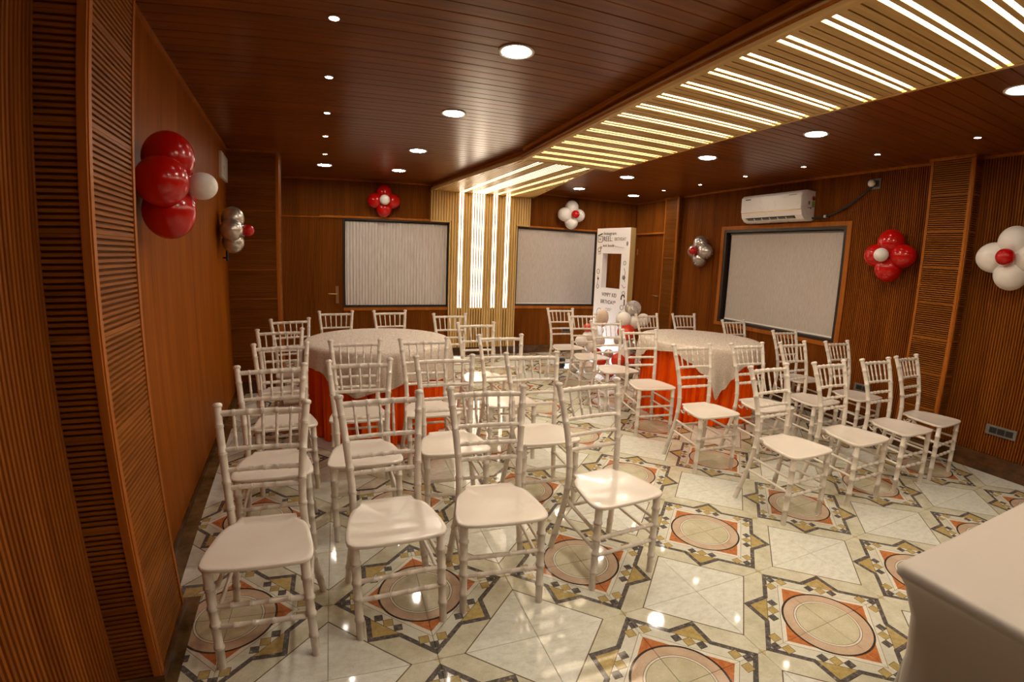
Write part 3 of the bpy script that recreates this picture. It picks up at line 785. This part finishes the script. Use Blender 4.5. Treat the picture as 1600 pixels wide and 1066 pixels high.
# ------------------------------------------------------------------ rectangular table in a white stretch cover
tx0, tx1, ty0, ty1, tz = .225, 2.05, -1.985, -1.245, .745
ft = empty('banquet_table', ((tx0 + tx1) / 2, (ty0 + ty1) / 2, 0)); tag(ft, 'rectangular table wearing a smooth white stretch cover pulled tight over its corners', 'table')
hx, hy = (tx1 - tx0) / 2, (ty1 - ty0) / 2
MB().box(-hx + .012, hx - .012, -hy + .012, hy - .012, tz - .03, tz - .004).build('tabletop', 'board_white', ft)
for sx in (-1, 1):
    for sy in (-1, 1): MB().tube([(sx * (hx - .09), sy * (hy - .07), tz - .03), (sx * (hx - .07), sy * (hy - .055), .012)], .013, 8).build('leg', 'table_steel', ft)
mb = MB(); ring = []; NS = 40
def rrect(ax, ay, rad, bow, z, n=NS):
    """rounded rectangle with sides bowed inwards"""
    pts = []
    for cx_, cy_, a0 in ((1, 1, 0), (-1, 1, 90), (-1, -1, 180), (1, -1, 270)):
        for i in range(9):
            a = R(a0 + i * 90 / 8); pts.append((cx_ * (ax - rad) + rad * math.cos(a), cy_ * (ay - rad) + rad * math.sin(a)))
        # side towards the next corner
        nxt = {(1, 1): (-1, 1), (-1, 1): (-1, -1), (-1, -1): (1, -1), (1, -1): (1, 1)}[(cx_, cy_)]
        p0 = pts[-1]; a = R(a0 + 90); p1 = (nxt[0] * (ax - rad) + rad * math.cos(a), nxt[1] * (ay - rad) + rad * math.sin(a))
        for i in range(1, 14):
            t_ = i / 14; b_ = bow * 4 * t_ * (1 - t_); nx, ny = math.cos(a), math.sin(a)
            pts.append((p0[0] + (p1[0] - p0[0]) * t_ - nx * b_, p0[1] + (p1[1] - p0[1]) * t_ - ny * b_))
    return [(x, y_, z) for x, y_ in pts]
LY = [(0.0, .0, .0)]
levels = []
for z, ins, rad, bow in ((tz + .002, .06, .03, 0), (tz + .002, .010, .022, 0), (tz - .001, .002, .022, 0), (tz - .010, -.003, .022, 0), (tz - .028, -.003, .022, .002), (tz - .036, .004, .024, .008), (tz - .06, .016, .026, .020),
                         (.60, .040, .030, .040), (.48, .052, .034, .052), (.35, .056, .036, .056), (.22, .052, .036, .052), (.10, .042, .034, .040), (.03, .034, .032, .026), (.004, .032, .032, .020)):
    levels.append(rrect(hx - ins, hy - ins, rad, bow, z))
n = len(levels[0]); vs = [q for l in levels for q in l]
fs = [((i + 1) * n + j, (i + 1) * n + (j + 1) % n, i * n + (j + 1) % n, i * n + j) for i in range(len(levels) - 1) for j in range(n)]
mb.add(vs, fs, True); mb.f.append(list(range(n))); mb.sm.append(True)
cov = mb.build('stretch_cover', 'stretch_fabric', ft)

# ------------------------------------------------------------------ balloons
bal_cache = {}
def balloon(parent, mat, loc, r, tail=(0, 0, -1), stretch=1.12, name='balloon'):
    key = (mat, stretch)
    if key not in bal_cache:
        prof = []; n = 18
        for i in range(n + 1):
            a = math.pi * i / n; rr = math.sin(a); z = -math.cos(a) * stretch
            if z < 0: rr *= (1 - .10 * (z / stretch) ** 2)
            prof.append((max(rr, .004), z))
        prof = [(.055, -stretch - .075), (.05, -stretch - .06), (.022, -stretch - .015)] + prof[1:]
        bal_cache[key] = MB().lathe(prof, 28).mesh('balloon', mat)
    o = mobj(name, bal_cache[key], parent, tuple(loc)); o.scale = (r, r, r)
    d = -Vector(tail); o.rotation_mode = 'QUATERNION'; o.rotation_quaternion = d.normalized().to_track_quat('Z', 'Y'); return o
def cluster(c, nrm, u, petal, centre, r, label, spread=1.02, rc=.55, out=1.25, tilt=0.0):
    c = Vector(c); root = empty('balloon_cluster', c); nrm = Vector(nrm); u = Vector(u)
    for k in range(4):
        a = tilt + k * math.pi / 2 + math.pi / 2; d = u * math.cos(a) + UP * math.sin(a)
        balloon(root, petal, d * (r * spread), r * random.uniform(.96, 1.04), tuple(-d), 1.10)
    balloon(root, centre, nrm * (r * out), r * rc, tuple(-nrm), 1.08)
    return tag(root, label, 'balloons', 'four-petal balloon clusters on the walls')
cluster((-1.845, .575, 1.766), NL, UL, 'red_balloon', 'white_balloon', .112, 'red balloon cluster with a white centre on the plain wood wall')
cluster((-2.075, 2.90, 1.680), NL, UL, 'silver_balloon', 'red_balloon', .100, 'silver balloon cluster with a red centre on the plain wood wall')
cluster((-.555, 5.0, 2.235), NB, UX, 'red_balloon', 'white_balloon', .108, 'red balloon cluster with a white centre above the curtained window', rc=.64)
cluster((2.325, 5.0, 2.215), NB, UX, 'white_balloon', 'red_balloon', .108, 'white balloon cluster with a red centre above the back window', rc=.58)
cluster((3.51, 3.35, 1.706), NR, UY, 'silver_balloon', 'red_balloon', .100, 'silver balloon cluster with a red centre beside the side window')
cluster((3.50, .755, 1.695), NR, UY, 'red_balloon', 'white_balloon', .112, 'red balloon cluster with a white centre between side window and pilaster')
cluster((3.50, -.207, 1.705), NR, UY, 'white_balloon', 'red_balloon', .116, 'white balloon cluster with a red centre on the fluted wall past the pilaster')

# ------------------------------------------------------------------ printed photo frame board
bd = empty('photo_frame_board', (2.27, 4.05, 0), R(-76.5)); tag(bd, 'tall white printed photo-booth frame with a cut-out window standing near the back corner', 'photo frame')
BW, BH, BT = .625, 1.952, .095
u0, u1, v0, v1 = .126, .480, 1.138, 1.612
for nm, a, b, c, d in (('frame_panel', 0, BW, v1, BH), ('frame_panel', 0, BW, 0, v0), ('frame_panel', 0, u0, v0, v1), ('frame_panel', u1, BW, v0, v1)):
    MB().box(a, b, 0, BT, c, d).build(nm, 'board_white', bd)
MB().box(BW, BW + .004, 0, BT, 0, BH).box(-.004, 0, 0, BT, 0, BH).build('raw_edge', 'board_edge', bd)
def text(s, x, z, size, mat, parent, name='lettering', sx=1.0, rot=0.0):
    cu2 = bpy.data.curves.new('lettering', 'FONT'); cu2.body = s; cu2.size = size; cu2.extrude = .0008
    tmp = bpy.data.objects.new('tmp_text', cu2); col.objects.link(tmp)
    dg = bpy.context.evaluated_depsgraph_get(); dg.update()
    me = bpy.data.meshes.new_from_object(tmp.evaluated_get(dg)); bpy.data.objects.remove(tmp)
    me.materials.clear(); me.materials.append(M[mat])
    o = mobj(name, me, parent, (x, -.0012, z), (R(90), 0, 0)); o.rotation_euler = (R(90), rot, 0); o.scale = (sx, 1, 1); return o
text('Instagram', .125, 1.862, .062, 'ink', bd)
text('REEL:', .120, 1.778, .092, 'ink', bd, sx=.85)
text('BIRTHDAY', .335, 1.784, .062, 'ink_grey', bd, sx=.72)
text('not', .120, 1.700, .058, 'ink', bd); text('book', .215, 1.700, .058, 'ink', bd)
text('WIMPY', .150, 1.025, .076, 'ink', bd, sx=.72); text('KID', .345, 1.025, .076, 'ink', bd, sx=.72)
text('BIRTHDAY*', .135, .925, .076, 'ink', bd, sx=.74)
def stroke(pts, r=.0035, mat='ink', name='doodle'):
    return MB().tube([(x, -.001, z) for x, z in pts], [r] * len(pts), 6).build(name, mat, bd)
def circ(x, z, rx, rz, a0=0, a1=360, n=16): return [(x + rx * math.cos(R(a0 + (a1 - a0) * i / n)), z + rz * math.sin(R(a0 + (a1 - a0) * i / n))) for i in range(n + 1)]
# film-clip icon with play triangle
stroke([(.025, 1.765), (.100, 1.765), (.106, 1.775), (.106, 1.842), (.022, 1.842), (.020, 1.775), (.025, 1.765)], .0035, name='clip_icon')
stroke([(.020, 1.856), (.104, 1.880)], .008, name='clip_icon')
MB().add([(.052, -.002, 1.790), (.078, -.002, 1.805), (.052, -.002, 1.820)], [(0, 1, 2)]).build('play_mark', 'ink', bd)
stroke([(.320, 1.725), (.40, 1.700), (.52, 1.690)], .002, 'ink_grey')
for (x, z, a, b) in ((.055, 1.66, .028, .030), (.085, 1.69, .012, .016), (.55, 1.49, .020, .026), (.055, 1.36, .026, .034), (.06, 1.15, .022, .028), (.56, 1.09, .024, .03), (.12, .80, .045, .05), (.53, .80, .03, .04), (.50, .72, .028, .03), (.545, .90, .03, .03)):
    stroke(circ(x, z, a, b), .003)
for pts in ([(.03, 1.62), (.06, 1.64), (.09, 1.62)], [(.035, 1.60), (.09, 1.605)], [(.05, 1.30), (.06, 1.24), (.045, 1.18)], [(.545, 1.42), (.57, 1.36), (.55, 1.30), (.575, 1.24)], [(.52, 1.20), (.56, 1.16), (.59, 1.18)], [(.24, .86), (.36, .86)], [(.27, .84), (.34, .84)], [(.48, .66), (.54, .62), (.50, .58)]):
    stroke(pts, .0028)
stroke(circ(.555, 1.02, .030, .05, 20, 200), .009); stroke([(.585, 1.02), (.586, .93)], .008)
MB().lathe([(.001, 0), (.018, 0), (.018, .001), (.001, .001)], 20).build('ink_dot', 'ink_grey', bd).matrix_local = Matrix.Translation((.575, -.0005, 1.745)) @ Matrix.Rotation(R(90), 4, 'X') @ Matrix.Scale(1.7, 4, (0, 1, 0))
MB().lathe([(.001, 0), (.03, 0), (.03, .001), (.001, .001)], 20).build('ink_dot', 'ink_grey', bd).matrix_local = Matrix.Translation((.545, -.0005, 1.30)) @ Matrix.Rotation(R(90), 4, 'X')
MB().lathe([(.001, 0), (.016, 0), (.016, .001), (.001, .001)], 20).build('ink_dot', 'ink', bd).matrix_local = Matrix.Translation((.06, -.0005, 1.26)) @ Matrix.Rotation(R(90), 4, 'X')

# guessed floodlight, added to stand in for the glow at the board's foot
fl_ = empty('floodlight', (1.76, 3.98, 0), R(-80)); tag(fl_, 'small stand-in floodlight on the floor at the foot of the white photo frame', 'lamp')
MB().box(-.07, .07, -.03, .03, .03, .15).build('housing', 'black_plastic', fl_)
MB().box(-.06, .06, .030, .033, .04, .14).build('lamp_face', 'flood_lamp', fl_)
MB().box(-.05, .05, -.05, .05, 0, .012).box(-.085, -.075, -.01, .01, 0, .10).box(.075, .085, -.01, .01, 0, .10).build('stand', 'black_plastic', fl_)

# balloon garland round the foot of the board
gl = empty('balloon_garland', (2.1, 3.4, 0)); tag(gl, 'garland of red, white and silver balloons piled at the foot of the photo frame', 'balloons')
CAMP = Vector((-1.061, -1.796, 1.4566))
GB = [('clear_balloon', 2.393, .921, .101, 3.25), ('white_balloon', 2.264, .771, .100, 3.25), ('white_balloon', 2.429, .740, .086, 3.20), ('white_balloon', 2.562, .772, .083, 3.25),
      ('orange_red_balloon', 2.312, .617, .112, 3.22), ('silver_balloon', 2.213, .511, .066, 3.25), ('silver_balloon', 2.415, .460, .075, 3.25), ('white_balloon', 2.304, .333, .086, 3.25),
      ('orange_red_balloon', 2.229, .252, .093, 3.25), ('orange_red_balloon', 2.435, .244, .080, 3.25), ('orange_red_balloon', 1.972, .263, .076, 3.55), ('silver_balloon', 2.073, .341, .061, 3.45),
      ('orange_red_balloon', 1.900, .356, .068, 3.60), ('white_balloon', 1.757, .570, .067, 3.60), ('white_balloon', 1.671, .516, .074, 3.60), ('white_balloon', 1.915, .510, .083, 3.55), ('white_balloon', 1.801, .448, .075, 3.60),
      ('orange_red_balloon', 1.749, .681, .052, 3.60), ('peach_balloon', 1.949, .799, .078, 3.45), ('clear_balloon', 1.915, .639, .056, 3.45)]
for mat, x, z, r, yt in GB:       # measured on the plane y = 3.25; the left half of the pile lies deeper along the same direction
    d = Vector((x, 3.25, z)) - CAMP; k = (yt - CAMP.y) / d.y; q = CAMP + d * k
    balloon(gl, mat, q - Vector((2.1, 3.4, 0)), r * k, (0, .1, -1) if 'peach' in mat else (random.uniform(-.4, .4), random.uniform(.2, .8), random.uniform(-.8, .2)), 1.5 if 'peach' in mat else 1.08)
d = Vector((2.393, 3.25, .921)) - CAMP
balloon(gl, 'silver_balloon', CAMP + d - Vector((2.1, 3.4, .02)), .058, (0, 0, -1), 1.05, 'inner_balloon')
for mat, x, y_, z, r in (('white_balloon', 2.30, 3.26, .085, .085), ('silver_balloon', 2.45, 3.27, .08, .08), ('orange_red_balloon', 2.16, 3.36, .09, .09), ('white_balloon', 2.02, 3.62, .085, .085), ('white_balloon', 1.90, 3.66, .17, .08), ('silver_balloon', 1.84, 3.72, .075, .075)):
    balloon(gl, mat, (x - 2.1, y_ - 3.4, z), r, (.2, .6, .1), 1.06)
MB().tube([(.33, -.10, .86), (.28, -.02, .98), (.26, .04, 1.04)], .003, 6).build('ribbon', 'plastic_white', gl)

# ------------------------------------------------------------------ air conditioner, its cable and plug
ac = empty('air_conditioner', (XR, 2.12, 2.05)); tag(ac, 'white split air conditioner with stickers on its end above the side window', 'air conditioner')
Y0, Y1 = -.425, .425
prof = [(-.005, .015), (-.005, .325), (-.150, .325), (-.195, .315), (-.215, .290), (-.218, .105), (-.205, .055), (-.165, .015), (-.120, .002), (-.05, .002)]
m = len(prof); mb = MB()
vs = [(x, yv, z) for yv in (Y0, Y1) for x, z in prof]
mb.add(vs, [(i, (i + 1) % m, m + (i + 1) % m, m + i)[::-1] for i in range(m)] + [tuple(range(m)), tuple(range(m, 2 * m))[::-1]]); 
body = mb.build('body', 'plastic_white', ac)
pf = [(-.2185, .118), (-.219, .285), (-.2155, .293), (-.226, .292), (-.229, .280), (-.228, .122), (-.226, .116)]
m = len(pf); vs = [(x, yv, z) for yv in (Y0 + .004, Y1 - .004) for x, z in pf]
MB().add(vs, [(i, (i + 1) % m, m + (i + 1) % m, m + i)[::-1] for i in range(m)] + [tuple(range(m)), tuple(range(m, 2 * m))[::-1]]).build('front_panel', 'plastic_white', ac)
sd_ = Vector((.040, 0, -.040)).normalized(); sn_ = Vector((-.04, 0, -.04)).normalized()
O_ = Vector((-.204, 0, .0545))
MB().obox(O_, UY, sd_, sn_, (-.33, .37), (.004, .045), (-.0005, .0012)).build('outlet_slot', 'black_plastic', ac)
for k in range(6):
    ya = .355 - k * .113
    MB().obox(O_, UY, sd_, sn_, (ya - .100, ya - .006), (.020, .040), (.001, .0025)).build('vent_vane', 'grey_plastic', ac)
    MB().obox(O_, UY, sd_, sn_, (ya - .006, ya + .006), (.014, .046), (.001, .005)).build('vent_divider', 'plastic_white', ac)
MB().obox(O_, UY, sd_, sn_, (-.34, .38), (.043, .050), (0, .006)).build('louver', 'plastic_white', ac)
MB().box(-.2225, -.2205, Y0 + .004, Y1 - .004, .108, .117).build('accent_strip', 'brass', ac)
MB().box(-.2305, -.2285, .28, .36, .258, .272).build('logo', 'grey_plastic', ac)
MB().box(-.2305, -.2285, -.36, -.26, .268, .274).build('logo', 'grey_plastic', ac)
st = MB().box(-.052, -.012, Y0 - .0012, Y0, .15, .215).build('energy_label', 'label_green', ac)
MB().tube([(-.033, Y0 - .0006, .245 - .0), (-.033, Y0 - .0018, .245)], .026, 20).build('energy_label', 'label_red', ac)
MB().tube([(-.030, Y0 - .0014, .237), (-.030, Y0 - .0024, .237)], .012, 16).build('energy_label', 'black_plastic', ac)
MB().box(-.12, -.085, Y0 - .0012, Y0, .165, .215).build('sticker', 'label_cream', ac)
MB().box(-.115, -.09, Y0 - .0020, Y0 - .001, .172, .208).build('sticker', 'grey_plastic', ac)
MB().box(-.125, -.088, Y0 - .0012, Y0, .135, .141).build('sticker', 'grey_plastic', ac)
MB().tube([(-.070, Y0 - .0002, .138), (-.070, Y0 - .0014, .138)], .010, 14).build('sticker', 'black_plastic', ac)
cpts = []
for i in range(25):
    s = i / 24; cpts.append((XR - .028 + .006 * s, 1.70 + (1.055 - 1.70) * s, 2.085 + .275 * (s ** 1.9) - .012 * math.sin(math.pi * s)))
cb = MB().tube(cpts, .011, 8).build('power_cable', 'black_plastic'); tag(cb, 'thick black cable looping from the air conditioner to the high socket', 'cable')
MB().obox(Vector(cpts[6]), UY, UP, UX, (-.012, .012), (-.013, .013), (-.013, .013)).build('cable_tag', 'plastic_white', cb)
def socket(name, c, u, nrm, L, H, mods, label, plate='grey_plastic'):
    o = empty(name, c); u = Vector(u); nrm = Vector(nrm)
    MB().obox((0, 0, 0), u, UP, nrm, (-L / 2, L / 2), (-H / 2, H / 2), (-.004, .010)).build('face_plate', plate, o)
    for k in range(mods):
        a = -L / 2 + L * .10 + (L * .80) * k / mods; b = a + L * .80 / mods - .006
        md = MB().obox((0, 0, 0), u, UP, nrm, (a, b), (-H * .30, H * .30), (.010, .0125)).build('module', 'black_plastic', o)
        for q in (.3, .7): MB().obox((0, 0, 0), u, UP, nrm, (a + (b - a) * q - .003, a + (b - a) * q + .003), (-.006, .006), (.0125, .0135)).build('pin_hole', 'dark_gap', md)
    return tag(o, label, 'socket')
socket('wall_socket', (XR - .002, -.31, .355), UY, NR, .215, .078, 3, 'long three-module socket plate on the fluted wall past the pilaster')
socket('wall_socket', (XR - .002, .90, .405), UY, NR, .17, .075, 2, 'two-module socket plate low on the fluted wall behind the chairs')
socket('wall_socket', (2.385, YB - .002, .37), UX, NB, .165, .075, 3, 'dark socket plate low on the back wall under the blind')
ps = socket('wall_socket', (XR - .002, 1.035, 2.385), UY, NR, .11, .10, 1, 'small square socket plate high on the wall near the air conditioner')
pl = MB().lathe([(.005, 0), (.030, 0), (.034, .006), (.034, .030), (.026, .040), (.005, .042)], 24).build('power_plug', 'plastic_white')
pl.rotation_euler = (0, R(-90), 0); pl.location = (XR - .015, 1.055, 2.39); tag(pl, 'round white plug in the high socket of the air conditioner', 'plug')

# white box and dark pull handle on the plain wall
bx_ = empty('distribution_box', LP(3.22, 0.0, 2.29)); tag(bx_, 'flat white electrical box high on the plain wood wall near the corner column', 'electrical box')
MB().obox((0, 0, 0), UL, NL, UP, (-.22, .21), (0, .022), (-.115, .115)).build('box_body', 'plastic_white', bx_)
MB().obox((0, 0, 0), UL, NL, UP, (-.20, .17), (.022, .026), (-.098, .098)).build('box_lid', 'plastic_white', bx_)
MB().obox((0, 0, 0), UL, NL, UP, (.178, .198), (.022, .030), (-.02, .02)).build('latch', 'black_plastic', bx_)
ph = empty('pull_handle', LP(3.14, 0.0, 1.51)); tag(ph, 'dark vertical pull handle on the plain wood wall under silver balloons', 'handle')
MB().tube([NL * .04 - UP * .11, NL * .04 + UP * .11], .012, 10).build('grip', 'black_plastic', ph)
for s in (-.08, .08): MB().tube([NL * 0 + UP * s, NL * .04 + UP * s], .008, 8).build('bracket', 'black_plastic', ph)
